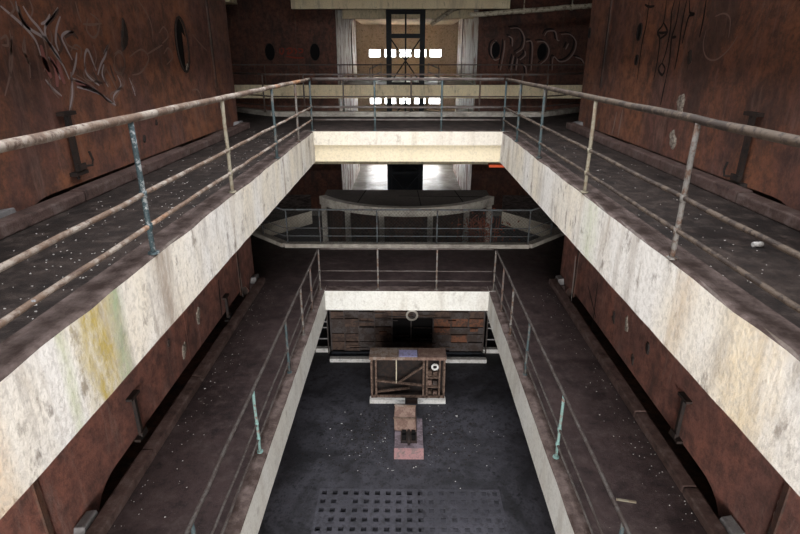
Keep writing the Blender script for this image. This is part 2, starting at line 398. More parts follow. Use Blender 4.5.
for (x0, y0, x1, y1) in ((0.55, 19.2, 0.45, 22.0), (-1.9, 19.8, -1.7, 22.0), (-.3, 21.0, 3.0, 20.9), (2.2, 19.8, 2.0, 22.0)):
    loc_of(MB().bar((x0,y0,LOW-.015), (x1,y1,LOW-.015), .035, .012).build('joint', 'void_black', rp), rp)

# ------------------------------------------------------------------ graffiti ribbons
def smooth(pts, n=6):
    out = []
    P = [pts[0]]+list(pts)+[pts[-1]]
    for i in range(1, len(P)-2):
        p0, p1, p2, p3 = P[i-1:i+3]
        for k in range(n):
            t_ = k/n
            out.append(tuple(.5*((2*b)+(-a+c)*t_+(2*a-5*b+4*c-d)*t_*t_+(-a+3*b-3*c+d)*t_**3) for a, b, c, d in zip(p0, p1, p2, p3)))
    out.append(tuple(pts[-1])); return out
def ribbon(mb, pts, w, to3, th=.004):      # pts in wall-plane coordinates; to3 maps (a, b, lift) to space
    pts = smooth(pts); L = []; Rr = []
    for i, p in enumerate(pts):
        q0, q1 = pts[max(i-1,0)], pts[min(i+1,len(pts)-1)]
        dx, dy = q1[0]-q0[0], q1[1]-q0[1]; d = math.hypot(dx, dy) or 1
        taper = .45+.55*math.sin(math.pi*min(1, max(0, (i+.5)/len(pts))))
        ox, oy = -dy/d*w/2*taper, dx/d*w/2*taper
        L.append((p[0]+ox, p[1]+oy)); Rr.append((p[0]-ox, p[1]-oy))
    n = len(pts); vs = [to3(*p, th) for p in L]+[to3(*p, th) for p in Rr]
    mb.add(vs, [(i, i+1, n+i+1, n+i) for i in range(n-1)])
def graff(name, mat, strokes, plane, parent, off, sc, w, lift=1):
    last = None
    for s_ in strokes:
        mb = MB()
        px = [(off[0]+a/sc, off[1]+b/sc) for a, b in s_]
        if plane[0] == 'x':
            X = plane[1]; pts = [(q.y, q.z) for q in (atx(u, v, X) for u, v in px)]
            sg = -1 if X > 0 else 1; ribbon(mb, pts, w, lambda a, b, h: (X+sg*h, a, b))
        else:
            Yp = plane[1]; pts = [(q.x, q.z) for q in (aty(u, v, Yp) for u, v in px)]
            ribbon(mb, pts, w, lambda a, b, h: (a, Yp-h*lift, b))
        loc_of(mb.build('graffiti_stroke', mat, parent), parent)

# ------------------------------------------------------------------ tanks
def wallplate(parent, s, y0, y1, z0, z1, mat, x=WX, th=.014, g=.004):
    return loc_of(MB().box(*sorted((s*x, s*(x+th))), y0+g, y1-g, z0+g, z1-g).build('plate', mat, parent), parent)
def batten(parent, s, y, z0, z1, mat='rust_edge', w=.07):
    return loc_of(MB().box(*sorted((s*(WX-.025), s*WX)), y-w/2, y+w/2, z0, z1).build('seam_strip', mat, parent), parent)
def latch(parent, s, y, z0, z1, hook):
    r = MB().box(*sorted((s*(WX-.07), s*(WX-.02))), y-.028, y+.028, z0, z1).build('latch_bar', 'iron_dark', parent); loc_of(r, parent)
    for z in (z0-.02, z1):
        MB().box(*sorted((s*(WX-.085), s*(WX-.0))), y-.12, y+.12, z-.02, z+.02).build('bracket', 'iron_dark', r)
    b = MB()
    b.box(*sorted((s*(WX-.11), s*(WX-.085))), y-.08, y+.06, z0+.02, z0+.09)
    if hook:
        MB().tube([(s*(WX-.09), y+.06, z0+.05), (s*(WX-.12), y+.16, z0+.04), (s*(WX-.12), y+.19, z0+.10), (s*(WX-.10), y+.18, z0+.2)], .014, 6).build('hook', 'iron_dark', r)
    b.build('catch', 'iron_dark', r)
    return r
def rimhole(parent, c, ry, rz, axis, s=1, mat='iron_dark'):
    c = Vector(c)
    if axis == 'x': ax, ay = Vector((0,1,0)), Vector((0,0,1)); inward = Vector((-s,0,0))
    else: ax, ay = Vector((1,0,0)), Vector((0,0,1)); inward = Vector((0,-1,0))
    r = MB().disc(c+inward*.002, 1, 20, ax*ry, ay*rz, .002 if axis == 'x' else .002).build('porthole', 'void_black', parent); loc_of(r, parent)
    MB().ring(c+inward*.02, .98, 1.07, 20, ax*ry, ay*rz, .02).build('rim', mat, r)
    return r
def patch(parent, s, u, v, ry, rz, name='plaster_patch', mat='plaster_patch', dep=.03):
    q = atx(u, v, s*WX); n = 11; vs = [(s*(WX-dep), q.y, q.z)]; ph = random.random()*6
    for k in range(n):
        a = 2*math.pi*k/n; rr = random.uniform(.6, 1.15)
        vs.append((s*(WX-dep*random.uniform(.3,.9)), q.y+ry*rr*math.cos(a)+.25*rz*math.sin(a), q.z+rz*rr*math.sin(a)))
    for k in range(n):
        p = vs[1+k]; vs.append((s*(WX+.0), q.y+(p[1]-q.y)*1.15, q.z+(p[2]-q.z)*1.15))
    fs = [(0, 1+k, 1+(k+1)%n) for k in range(n)]+[(1+k, 1+n+k, 1+n+(k+1)%n, 1+(k+1)%n) for k in range(n)]
    if s < 0: pass
    return loc_of(MB().add(vs, fs).build(name, mat, parent), parent)

TL = thing('tank', 'rusted steel tank wall with grey tag graffiti on the left of the walkways', 'tank', (-7, 5, PIT))
TR = thing('tank', 'rusted steel tank wall with black drip lines on the right of the walkways', 'tank', (7, 5, PIT))
for s, T in ((-1, TL), (1, TR)):
    bd = MB().box(*sorted((s*4.5, s*(XO-.1))), -2.7, TE-.01, PIT, 5.2)
    xa, xb = sorted((s*(WX+.014), s*4.5))
    for z0, z1 in ((PIT, LOW-.3), (LOW+.36, -.3), (.2, 5.2)): bd.box(xa, xb, -2.7, TE-.01, z0, z1)
    for z0, z1 in ((LOW-.3, LOW+.36), (-.3, .2)): bd.box(xa, xb, -2.7, 4.95, z0, z1).box(xa, xb, 11.95, TE-.01, z0, z1)
    loc_of(bd.build('body', 'rust_edge', T), T)
    ys = [-2.7, .4, 4.25, 8.2, 11.25, TE]
    for j in range(len(ys)-1):
        zz = [PIT, LOW-.3, -.35, 5.2]
        if j == 4: zz = [PIT, LOW-.3, -.35, .95, 5.2]
        for z0, z1 in zip(zz, zz[1:]):
            mt = 'rust_wall_lower' if z1 < 0 else 'rust_wall'
            if z0 in (LOW-.3, -.35) and j >= 2 or (z0 in (LOW-.3, -.35) and j == 2):
                def zb(y, z0=z0):
                    lv = LOW+.13 if z0 < -1 else .08; d = min(y-5.0, 11.9-y)
                    if d <= 0: return z0+.004
                    return z0+.004+(lv-z0)*(1-max(0, 1-d/.55)**2)**.5
                a, b = ys[j]+.004, ys[j+1]-.004
                yy = sorted(set([a, b]+[a+(b-a)*i/30 for i in range(1, 30)]))
                prof = [(y, zb(y)) for y in yy]+[(b, z1-.004), (a, z1-.004)]; n = len(prof)
                vs = [(s*WX, *p) for p in prof]+[(s*(WX+.014), *p) for p in prof]
                loc_of(MB().add(vs, [tuple(range(n)), tuple(range(2*n-1, n-1, -1))]+[(i, (i+1)%n, n+(i+1)%n, n+i) for i in range(n)]).build('plate', mt, T), T)
            else: wallplate(T, s, ys[j], ys[j+1], z0, z1, mt)
    for y in (4.25, 11.25): 
        for z0, z1 in ((PIT, LOW-.3), (LOW+.02, -.7), (.9 if y > 11 else .02, 5.2)): batten(T, s, y, z0, z1)
    loc_of(MB().box(*sorted((s*WX, s*(XO-.1))), TE-.01, TE, PIT, 5.2).build('end_plate', 'rust_dark', T), T)
# latches, from the photo onto the walls
for s, T, lst in ((-1, TL, [((73,172),(65,113),1), ((140,432),(128,398),0), ((226,318),(224,296),0)]), (1, TR, [((742,182),(757,114),1), ((679,436),(688,398),0)])):
    for (b_, t_, hk) in lst:
        q0, q1 = atx(*b_, s*WX), atx(*t_, s*WX); latch(T, s, (q0.y+q1.y)/2, q0.z, q1.z, hk)
# open oval port in the left wall, dark slots in the right one
q = atx(181, 45, -WX); rimhole(TL, (-WX, q.y, q.z), .24, .42, 'x', -1)
loc_of(MB().add([(-WX+.02, q.y+.02, q.z-.33), (-WX+.02, q.y+.24, q.z-.2), (-WX+.02, q.y+.24, q.z+.1), (-WX+.02, q.y+.06, q.z+.2)], [(0,1,2,3)]).build('torn_sheet', 'rust_wall', TL), TL)
patch(TL, -1, 187, 68, .06, .09)
for (u, v, ry, rz) in ((640, 32, .09, .13), (637, 60, .06, .08), (590, 33, .07, .1)):
    q = atx(u, v, WX); rimhole(TR, (WX, q.y, q.z), ry, rz, 'x', 1)
for (u, v, ry, rz) in ((184, 351, .075, .17), (198, 314, .075, .15), (168, 343, .03, .06), (124, 38, .09, .2), (156, 123, .03, .05), (144, 139, .035, .055), (78, 178, .02,.02)): patch(TL, -1, u, v, ry, rz, mat='plaster_patch' if u > 180 else 'iron_dark')
for (u, v, ry, rz) in ((681, 103, .10, .15), (673, 140, .10, .12), (627, 324, .07, .13), (614, 318, .05, .12), (648, 349, .05, .12), (633, 359, .045, .10), (690, 57, .05, .09)): patch(TR, 1, u, v, ry, rz, mat='plaster_patch' if u in (681, 673, 627) else 'iron_dark')
def drip(parent, s, a, b, w, mat, name='paint_run'):
    q0, q1 = atx(*a, s*WX), atx(*b, s*WX); mb = MB()
    pts = [(q0.y+(q1.y-q0.y)*t_+random.uniform(-.01,.01), q0.z+(q1.z-q0.z)*t_) for t_ in [i/8 for i in range(9)]]
    ribbon(mb, pts, w, lambda a_, b_, h: (s*(WX-h), a_, b_)); return loc_of(mb.build(name, mat, parent), parent)
drip(TL, -1, (237, 255), (243, 297), .07, 'stain_white'); drip(TR, 1, (576, 256), (571, 304), .09, 'stain_white')
drip(TR, 1, (782, 498), (771, 534), .06, 'stain_white')
for a, b in (((588,285),(596,318)), ((598,283),(592,330))): drip(TR, 1, a, b, .05, 'iron_dark')
for a, b in (((617,112),(612,135)), ((623,110),(618,136))): drip(TR, 1, a, b, .06, 'spray_pale')
drip(TL, -1, (218, 280), (222, 318), .06, 'iron_dark')
# graffiti
g = [[(0,40),(60,90),(130,150),(190,210),(240,280),(270,370)], [(100,0),(120,80),(180,180),(300,260),(360,350),(420,440),(460,530)],
     [(150,40),(200,120),(260,190),(330,300),(400,400)], [(385,50),(350,110),(300,180),(310,260),(370,340),(410,420)], [(400,110),(375,190),(370,280),(390,340)],
     [(490,215),(440,215),(410,250),(440,320),(480,400)], [(330,95),(310,140),(270,160)], [(560,440),(565,360),(585,335),(620,420),(640,470)], [(715,300),(700,370),(670,430),(650,500)],
     [(320,380),(370,450),(400,530)], [(510,350),(500,430),(480,500)]]
graff('graffiti', 'chalk', g, ('x', -WX), TL, (0,0), 6.667, .035)
g = [[(150,265),(175,295),(205,320)], [(240,260),(300,290),(370,340),(385,350)], [(235,240),(240,310),(230,370)], [(345,180),(352,165),(358,150)], [(390,250),(402,285),(378,320),(382,345)],
     [(430,260),(445,300),(450,320)], [(280,210),(290,250),(330,285)], [(360,290),(340,250),(345,215)], [(255,290),(300,300),(345,320)]]
graff('graffiti', 'chalk', g, ('x', -WX), TL, (0,0), 3.333, .03)
g2 = [[(2*x+random.uniform(-24,24), 2*y+random.uniform(-24,24)) for x, y in s_] for s_ in g*2]
graff('graffiti', 'chalk_faint', g2, ('x', -WX), TL, (0,0), 6.667, .02)
g2 = [[(100,-10),(105,60),(140,130),(150,190)], [(60,-5),(90,60),(60,100)], [(190,-10),(215,60),(205,110)], [(330,200),(345,260),(330,330)], [(420,230),(450,300),(520,330)], [(270,220),(300,300),(310,400),(290,480)], [(160,250),(150,330),(190,420),(200,520)], [(500,10),(520,90),(540,150)], [(60,200),(75,300),(60,420),(70,520)], [(470,340),(500,300),(540,330),(530,400)], [(620,470),(640,380),(620,300)], [(700,450),(740,520),(780,600)], [(760,380),(790,350),(830,400),(820,480),(770,470),(760,380)]]
graff('graffiti', 'chalk_faint', g2, ('x', -WX), TL, (0,0), 6.667, .024)
g = [[(380,180),(400,170),(415,210),(405,245),(385,240),(375,210)], [(430,190),(470,165),(495,195),(470,240),(440,250)], [(300,45),(328,70),(326,108),(310,125),(288,100),(292,62)], [(275,80),(305,82),(338,78)],
     [(40,120),(35,160),(38,220),(15,320)], [(460,0),(500,70),(510,140)], [(0,130),(20,120),(25,150),(5,150)], [(545,180),(560,160),(575,190),(555,215)], [(530,110),(545,90),(560,120),(540,145)], [(80,120),(85,190),(100,215)], [(640,115),(670,150),(690,170)], [(490,180),(540,150)], [(640,300),(665,310),(690,420)]]
graff('graffiti', 'chalk_faint', g, ('x', -WX), TL, (0,0), 3.333, .03)
g = [[(135,150),(150,210),(170,260)], [(190,200),(200,240),(215,280)], [(165,190),(185,230),(190,290)], [(250,270),(275,285),(300,290)], [(140,190),(165,240)]]
graff('graffiti', 'spray_pink', g, ('x', -WX), TL, (0,0), 3.333, .07)
g = [[(150,85),(175,60),(195,30)], [(190,110),(205,150),(195,180)], [(215,125),(240,110),(260,130)], [(310,240),(325,270),(340,275)], [(60,20),(75,70),(100,100)], [(365,215),(375,250),(385,270)]]
graff('graffiti', 'spray_shadow', g, ('x', -WX), TL, (0,0), 3.333, .045)
g = [[(245,0),(225,150),(185,215),(200,260),(185,400),(160,530)], [(225,150),(250,215),(200,260)], [(215,420),(190,460),(215,500),(235,460),(215,420)], [(300,0),(280,80),(270,200),(240,350),(210,430)], [(190,215),(215,220),(250,213)],
     [(335,0),(310,150),(280,250),(265,400),(240,530)], [(240,530),(225,600),(205,700)], [(380,0),(350,150),(325,330),(300,460)], [(400,0),(400,80),(430,95),(395,110),(370,200),(350,290)], [(280,250),(310,245)], [(510,0),(490,130),(465,250)], [(130,0),(110,160),(80,300),(50,530)], [(100,30),(130,45),(165,40)]]
graff('graffiti', 'spray_black', g, ('x', WX), TR, (630,0), 6.667, .042)
g = [[(570,110),(630,90),(670,130),(660,250)], [(720,240),(650,340),(570,400),(510,380),(490,300),(510,200)], [(60,80),(75,110),(70,140)]]
graff('graffiti', 'chalk_faint', g, ('x', WX), TR, (630,0), 6.667, .022)

# second pair of tanks
T2 = []
for s, lab in ((-1, 'dark rusted tank front with two oval ports and red scrawl beyond the second well'), (1, 'dark rusted tank front with pale bubble letter graffiti beyond the second well')):
    T = thing('tank', lab, 'tank', (s*7, 38, PIT)); T2.append(T)
    loc_of(MB().box(*sorted((s*3.96, s*(XO-.1))), 32.42, 45, PIT, 6.5).build('body', 'rust_edge', T), T)
    xs = [3.96, 6.2, 8.6, XO-.1]
    for a, b in zip(xs, xs[1:]):
        for z0, z1 in ((PIT, -4), (-3.7, -.7), (0, .9), (.9, 6.5)):
            loc_of(MB().box(*sorted((s*(a+.01), s*(b-.01))), 32.40, 32.42, z0+.01, z1-.01).build('plate', 'rust_dark', T), T)
    for y0, y1 in ((32.42, 36.5), (36.5, 41), (41, 45)):
        loc_of(MB().box(*sorted((s*3.95, s*3.96)), y0, y1-.02, PIT, 6.5).build('plate', 'peeling_white', T), T)
    for y in (41,): loc_of(MB().box(*sorted((s*3.89, s*3.95)), y-.04, y+.04, .02, 6).build('seam_strip', 'rust_edge', T), T)
for (u, v), T in (((270,52), T2[0]), ((315,52), T2[0]), ((495,50), T2[1]), ((542,52), T2[1])):
    q = aty(u, v, 32.4); rimhole(T, (q.x, 32.4, q.z), .27, .44, 'y')
gp = [[(110,270),(80,300),(75,360),(100,400),(130,390)], [(165,270),(160,340),(135,470)], [(190,240),(215,260),(215,310)], [(200,190),(260,190),(295,250),(285,320),(240,355)], [(225,370),(205,470)], [(250,390),(240,470)],
      [(305,280),(340,275),(350,330),(340,470)], [(300,340),(300,370),(265,400)], [(285,430),(305,450),(310,500)], [(380,280),(430,280),(460,330),(445,390),(400,430)], [(430,240),(450,210),(500,210),(515,265),(530,270)],
      [(540,230),(600,230),(640,280),(625,350),(580,400),(530,410),(490,380),(480,470)], [(635,380),(675,395),(695,425)], [(590,290),(570,330)]]
graff('graffiti', 'spray_black', [[(x-14, y-12) for x, y in s_] for s_ in gp], ('y', 32.4), T2[1], (480,0), 6.667, .10)
graff('graffiti', 'spray_pale', gp, ('y', 32.4), T2[1], (480,0), 6.667, .075, 2.5)
gr = [[(400,320),(400,350),(415,360),(425,330),(410,320)], [(440,330),(470,320),(480,345),(450,360),(460,335)], [(490,320),(510,340),(500,360)], [(520,325),(550,330),(545,350),(525,350)], [(440,375),(500,385),(560,385)]]
graff('graffiti', 'spray_red', gr, ('y', 32.4), T2[0], (220,0), 6.667, .09)

# black lattice hoist tower in the far aisle
ht = thing('hoist_tower', 'black steel lattice hoist tower standing in the aisle before the windows', 'tower', (-.08, 32.6, PIT))
x0, x1, y0, y1 = -1.02, .86, 32.0, 33.3
for x in (x0, x1):
    for y in (y0, y1): loc_of(MB().box(x-.13, x+.13, y-.1, y+.1, PIT, 3.98).build('column', 'black_steel', ht), ht)
for y in (y0,): loc_of(MB().box((x0+x1)/2-.045, (x0+x1)/2+.045, y-.04, y+.04, PIT, 3.98).build('column', 'black_steel', ht), ht)
zs = [PIT+.1, -5.0, LOW, -1.9, 0.02, 2.6, 3.85]
for z in zs[1:]:
    for y in (y0, y1): loc_of(MB().bar((x0,y,z), (x1,y,z), .12, .18).build('crossbar', 'black_steel', ht), ht)
for z0, z1 in zip(zs, zs[1:]):
    if z1 < 3:
        loc_of(MB().bar((x0,y0,z0), (x1,y0,z1), .07).bar((x0,y0-.02,z1), (x1,y0-.02,z0), .07).build('brace', 'black_steel', ht), ht)
for z0, z1 in ((PIT, LOW-.3), (LOW, -2.4)): loc_of(MB().box(x0, x1, y1-.04, y1-.02, z0, z1).build('sheet_panel', 'black_steel', ht), ht)
tag(MB().box(.95, 1.75, 34.2, 34.9, LOW, -2.0).box(1.0, 1.7, 34.25, 34.85, -2.0, -1.93).box(1.02, 1.68, 34.17, 34.2, LOW+.15, -2.15).build('control_cabinet', 'black_steel'), 'dark cabinet beside the foot of the hoist tower on the lower level', 'cabinet')

# ------------------------------------------------------------------ railings
HR = (1.05, .50, .25)
def wob(a, b, n=7, j=.006):
    a, b = Vector(a), Vector(b); out = []
    for i in range(n+1):
        p = a.lerp(b, i/n)
        if 0 < i < n: p += Vector((random.uniform(-j,j), random.uniform(-j,j), random.uniform(-j,j)))
        out.append(p)
    return out
def railing(label, pts, z, posts, rails, railmat, r=.030, hs=HR, midr=.019, jit=.03, base=.03, group=None):
    """pts: plan polyline of the rails; posts: list of (x, y, material)"""
    c = (sum(p[0] for p in pts)/len(pts), sum(p[1] for p in pts)/len(pts), z)
    o = thing('railing', label, 'railing', c, group); near = max(abs(p[1]) for p in pts) < 20
    for i, h in enumerate(hs):
        ps = []
        for a, b in zip(pts, pts[1:]):
            ps += wob((*a, z+h), (*b, z+h), max(3, int(math.dist(a, b)/.35)), .004)[:-1]
        ps.append(Vector((*pts[-1], z+h)))
        loc_of(MB().tube(ps, r if i == 0 else midr, 10, jit).build('top_rail' if i == 0 else 'mid_rail', railmat if i == 0 else rails, o, True), o)
    for (x, y, m) in posts:
        pb = MB().tube(wob((x,y,z+base), (x,y,z+hs[0]), 4, .003), .021, 8).build('post', m, o, True); loc_of(pb, o)
        if near:
            for h in hs[1:]: MB().tube([(x,y,z+h-.025), (x,y,z+h+.025)], .028, 8).build('collar', m, pb, True)
            MB().tube([(x,y,z+base), (x,y,z+base+.015)], .045, 8).build('base_flange', m, pb)
    return o
RX = AX+.025; RXL = 2.05
pl = [(-RX, atz(153,257,0).y, 'post_blue'), (-RX, atz(227,195,0).y, 'post_cream'), (-RX, atz(267,160,0).y, 'post_teal'), (-RX, atz(294,143,0).y, 'post_grey')]
pr = [(RX, atz(672,262,0).y, 'post_grey'), (RX, atz(592,195,0).y, 'post_cream'), (RX, atz(549,160,0).y, 'post_teal'), (RX, atz(520,143,0).y, 'post_teal')]
railing('peeling rusty handrail with a blue post along the left upper walkway', [(-RX,.4),(-RX,11.42)], 0, pl+[(-RX,11.42,'post_teal'),(-RX,1.5,'post_blue')], 'rail_peeling', 'rail_peeling')
railing('peeling rusty handrail with a grey post along the right upper walkway', [(RX,.4),(RX,11.42)], 0, pr+[(RX,11.42,'post_teal'),(RX,1.5,'post_grey')], 'rail_brown', 'rail_brown')
fx = [-RX, -.68, .70, RX]
railing('grey handrail on top of the cream beam across the upper well', [(-RX+.05,11.46),(RX-.05,11.46)], 0, [(x,11.46,'post_teal') for x in fx[1:3]], 'rail_lowgrey', 'rail_lowgrey')
bx = [aty(u,110,14.75).x for u in (265, 305, 344, 411, 479, 520, 545)]
railing('thin dark handrail on the back kerb of the upper cross walkway', [(-5.25,16.4),(-3.55,14.75),(3.55,14.75),(5.25,16.4)], 0, [(-5.25,16.4,'rail_dark')]+[(x,14.75,'rail_dark') for x in bx]+[(5.25,16.4,'rail_dark')], 'rail_dark', 'rail_dark', .024, base=.1)
railing('dark handrail in front of the far tanks and hoist tower', [(-XO+.1,31.5),(XO-.1,31.5)], 0, [(x,31.5,'rail_dark') for x in (-9.8,-7.9,-6,-3.72,-1.9,1.75,3.7,5.8,7.8,9.8)], 'rail_dark', 'rail_dark', .035, hs=(1.1,.62), midr=.025, base=.05)
for s, nm, key in ((-1, 'left', ((259.5,453.5),(287,374),(301,336),(310.5,312))), (1, 'right', ((556,459),(528,376),(513,336),(503.5,312)))):
    P = [(s*RXL, atz(u, v, LOW).y, ['post_mint','post_teal','post_grey','rail_dark'][i]) for i, (u, v) in enumerate(key)]+[(s*RXL, atz(195 if s < 0 else 622, 600, LOW).y, 'post_teal'), (s*RXL, 11.58, 'post_grey')]
    railing('thin dark handrail with a mint post along the %s lower walkway' % nm, [(s*RXL,.4),(s*RXL,11.6)], LOW, P, 'rail_lowgrey', 'rail_lowgrey', .022, midr=.015)
railing('thin grey handrail on the white beam across the lower well', [(-RXL+.05,11.6),(RXL-.05,11.6)], LOW, [(x,11.6,'post_grey') for x in fx[1:3]], 'rail_lowgrey', 'rail_lowgrey', .02, midr=.015)

# wire mesh fence on the lower back kerb
wf = thing('mesh_fence', 'grey chain link mesh fence on the kerb of the second well', 'fence', (0, 14.75, LOW))
kp = [(-5.25,16.4),(-3.55,14.75),(3.55,14.75),(5.25,16.4)]
fz0, fz1 = LOW+.12, LOW+1.12
for h, nm, r in ((1.12,'top_rail',.026), (.57,'mid_rail',.014), (.33,'mid_rail',.014)):
    loc_of(MB().tube([(*p, LOW+h) for p in kp], r, 8).build(nm, 'fence_metal', wf, True), wf)
for x, y in [(-5.25,16.4),(-4.4,15.57)]+[(aty(u,230,14.75).x,14.75) for u in (287,320,377,437,491,529)]+[(4.4,15.57),(5.25,16.4)]:
    loc_of(MB().tube([(x,y,fz0),(x,y,fz1)], .022, 8).build('post', 'fence_metal', wf, True), wf)
wm = MB(); sp = .10; Hh = fz1-fz0
for (a, b) in zip(kp, kp[1:]):
    L = math.dist(a, b); n = int((L+Hh)/sp)
    for k in range(n+1):
        for sg in (1, -1):
            s0, s1 = (k*sp-Hh, k*sp); zz0, zz1 = fz0, fz1
            c0, c1 = max(s0, 0), min(s1, L)
            if c1 <= c0: continue
            za, zb = fz0+(c0-s0), fz0+(c1-s0)
            if sg < 0: za, zb = fz1-(c0-s0), fz1-(c1-s0)
            P0 = (a[0]+(b[0]-a[0])*c0/L, a[1]+(b[1]-a[1])*c0/L+sg*.003, za); P1 = (a[0]+(b[0]-a[0])*c1/L, a[1]+(b[1]-a[1])*c1/L+sg*.003, zb)
            wm.tube([P0, P1], .0026, 4)
loc_of(stuff(wm.build('wire_mesh', 'wire', wf)), wf)

q = aty(488, 164.5, 12.3); struct(MB().box(q.x, q.x+.36, 12.1, 12.3, q.z-.03, q.z+.03).build('trim_1', 'mastic_red'))
# ------------------------------------------------------------------ ground floor things
# drain grid
nx, ny = 17, 10; gw, gd = (GX1-GX0)/nx, (GY1-GY0)/ny
gg = MB()
for i in range(nx+1):
    x = GX0+i*gw; gg.box(max(x-.062,GX0), min(x+.062,GX1), GY0, GY1, PIT-.07, PIT+.006)
for j in range(ny+1):
    y = GY0+j*gd; gg.box(GX0, GX1, max(y-.065,GY0), min(y+.065,GY1), PIT-.07, PIT+.005)
dg = tag(gg.build('drain_grid', 'grate_iron'), 'large floor grid with rows of square holes at the bottom of the well', 'grate')
MB().box(GX0+9.5*gw, GX1-.06, GY0+.06, GY1-.06, PIT-.3, PIT-.022).build('silt', 'pit_floor', dg)
for i, j in ((2,8),(0,6),(13,7),(13,8),(10,6)):
    MB().box(GX0+i*gw+.05, GX0+(i+1)*gw-.05, GY0+j*gd+.05, GY0+(j+1)*gd-.05, PIT-.06, PIT-.012).build('silt', 'grate_iron', dg)

# rusty frame cabin
KY0, KY1, KZ = 12.37, 12.74, PIT+1.42
kx0, kx1, kxm = -.94, 1.03, .47
fc = thing('frame_cabin', 'rusty open steel frame cabin with a sheet roof on the ground floor', 'cabin', (0, 12.7, PIT))
for a, b, m in ((kx0-.06,-.02,'whitewash'), (-.02,.32,'iron_dark'), (.32,kx1+.06,'whitewash')):
    loc_of(MB().box(a, b-.01, KY0-.09, KY0+.1, PIT, PIT+.12).build('base_kerb', m, fc), fc)
loc_of(MB().box(kx0, kx1, KY0+.1, KY1, PIT, PIT+.08).build('base', 'iron_dark', fc), fc)
for x in (kx0, kx0+.12, kxm, kxm+.09, kx1-.13, kx1):
    for y in (KY0+.03, KY1-.03):
        if y > KY0+.1 and x in (kx0+.12, kxm+.09, kx1-.13): continue
        loc_of(MB().box(x-.025, x+.025, y-.025, y+.025, PIT+.08, KZ).build('post', 'frame_rust', fc), fc)
for z in (PIT+.16, KZ-.06): loc_of(MB().box(kx0, kx1, KY0+.005, KY0+.055, z-.03, z+.03).build('rail', 'frame_rust', fc), fc)
loc_of(MB().bar((kx0+.12,KY0+.1,PIT+.62), (kxm,KY0+.1,PIT+.47), .05).build('brace', 'frame_rust', fc), fc)
loc_of(MB().bar((-.2,KY0+.12,PIT+.55), (kxm-.03,KY0+.12,PIT+1.05), .045).build('brace', 'frame_rust', fc), fc)
loc_of(MB().bar((-.27,KY0+.09,PIT+.55), (-.27,KY0+.09,KZ-.05), .03).build('brace', 'pipe_cream', fc), fc)
loc_of(MB().bar((kx0+.1,KY0+.15,PIT+.22), (.1,KY0+.2,PIT+.32), .05).build('brace', 'frame_rust', fc), fc)
for z in (.42, .72): loc_of(MB().box(kxm+.09, kx1-.13, KY0+.06, KY1-.1, PIT+z, PIT+z+.03).build('shelf', 'frame_rust', fc), fc)
loc_of(MB().box(kxm, kxm+.03, KY0+.06, KY1, PIT+.1, KZ-.05).build('partition', 'iron_dark', fc), fc)
loc_of(MB().box(kx0, kx1, KY1-.02, KY1, PIT+.1, KZ-.05).build('back_sheet', 'iron_dark', fc), fc)
rs = [kx0-.05, -.22, .31, kx1+.05]
for (a, b), m in zip(zip(rs, rs[1:]), ('roof_sheet', 'roof_sheet', 'hood_brown')):
    r_ = loc_of(MB().box(a, b-.012, KY0-.06, KY1+.06, KZ, KZ+.035).build('roof_sheet', m, fc), fc)
    MB().box(a, b-.012, KY0-.075, KY0-.06, KZ-.05, KZ+.035).build('roof_flange', m, r_)
loc_of(MB().box(-.2, .29, KY0-.05, KY0+.30, KZ+.035, KZ+.045).build('loose_sheet', 'lilac_sheet', fc), fc)
for z, sh in ((.085, 'floor'), (.45, 'lower shelf'), (.75, 'upper shelf')):
    for k, (x, y, w_) in enumerate(((.645, KY0+.19, 'left'), (.80, KY0+.20, 'right'))):
        h = random.uniform(.10,.19)
        tag(MB().prism([(x-.06,y-.05),(x+.05,y-.06),(x+.07,y+.05),(x-.05,y+.06)], PIT+z+.001, PIT+z+h).build('rubble_chunk', random.choice(['frame_rust','hood_brown','panel_grey'])), 'brown rubble chunk on the %s of the frame cabin, %s one' % (sh, w_), 'rubble', 'rubble on the cabin shelves')
rc = Vector((.77, KY0-.0, PIT+1.13))
tag(MB().ring(rc, .055, .10, 20, (1,0,0), (0,0,1), .03).build('white_ring', 'whitewash'), 'small white ring hanging in the right bay of the frame cabin', 'ring')

# machine plinth with motor and hood
mp = thing('machine_plinth', 'pink faced machine plinth with a dark motor bed before the frame cabin', 'machine', (.06, 10.6, PIT))
loc_of(MB().box(-.28, .41, 10.12, 11.25, PIT, PIT+.30).build('plinth', 'mauve_concrete', mp, bevel=.015), mp)
loc_of(MB().box(-.285, .415, 10.10, 10.12, PIT, PIT+.31).build('painted_face', 'pink_paint', mp), mp)
loc_of(MB().box(-.13, .26, 10.30, 11.15, PIT+.30, PIT+.335).build('motor_bed', 'iron_dark', mp), mp)
for k in range(2):
    for x in (-.05, .18): loc_of(MB().box(x-.05, x+.05, 10.36+k*.2, 10.48+k*.2, PIT+.335, PIT+.40).build('bearing_block', 'void_black', mp), mp)
loc_of(MB().tube([(.065,10.2,PIT+.37),(.065,10.7,PIT+.37)], .035, 10).build('shaft', 'iron_dark', mp, True), mp)
hd = MB().add([(-.29,10.72,PIT+.34),(.25,10.66,PIT+.34),(.27,11.12,PIT+.34),(-.27,11.2,PIT+.34),(-.30,10.80,PIT+.66),(.22,10.74,PIT+.70),(.23,11.05,PIT+.80),(-.28,11.12,PIT+.78)],
    [(3,2,1,0),(4,5,6,7),(0,1,5,4),(1,2,6,5),(2,3,7,6),(3,0,4,7)]).build('hood', 'hood_brown', mp, bevel=.012); loc_of(hd, mp)
loc_of(MB().box(-.26,.24,10.76,11.1,PIT+.335,PIT+.345).build('hood_base', 'iron_dark', mp), mp)
MB().bar((-.31,10.79,PIT+.66),(.23,10.73,PIT+.70),.05,.03).build('hood_rim', 'frame_rust', hd)
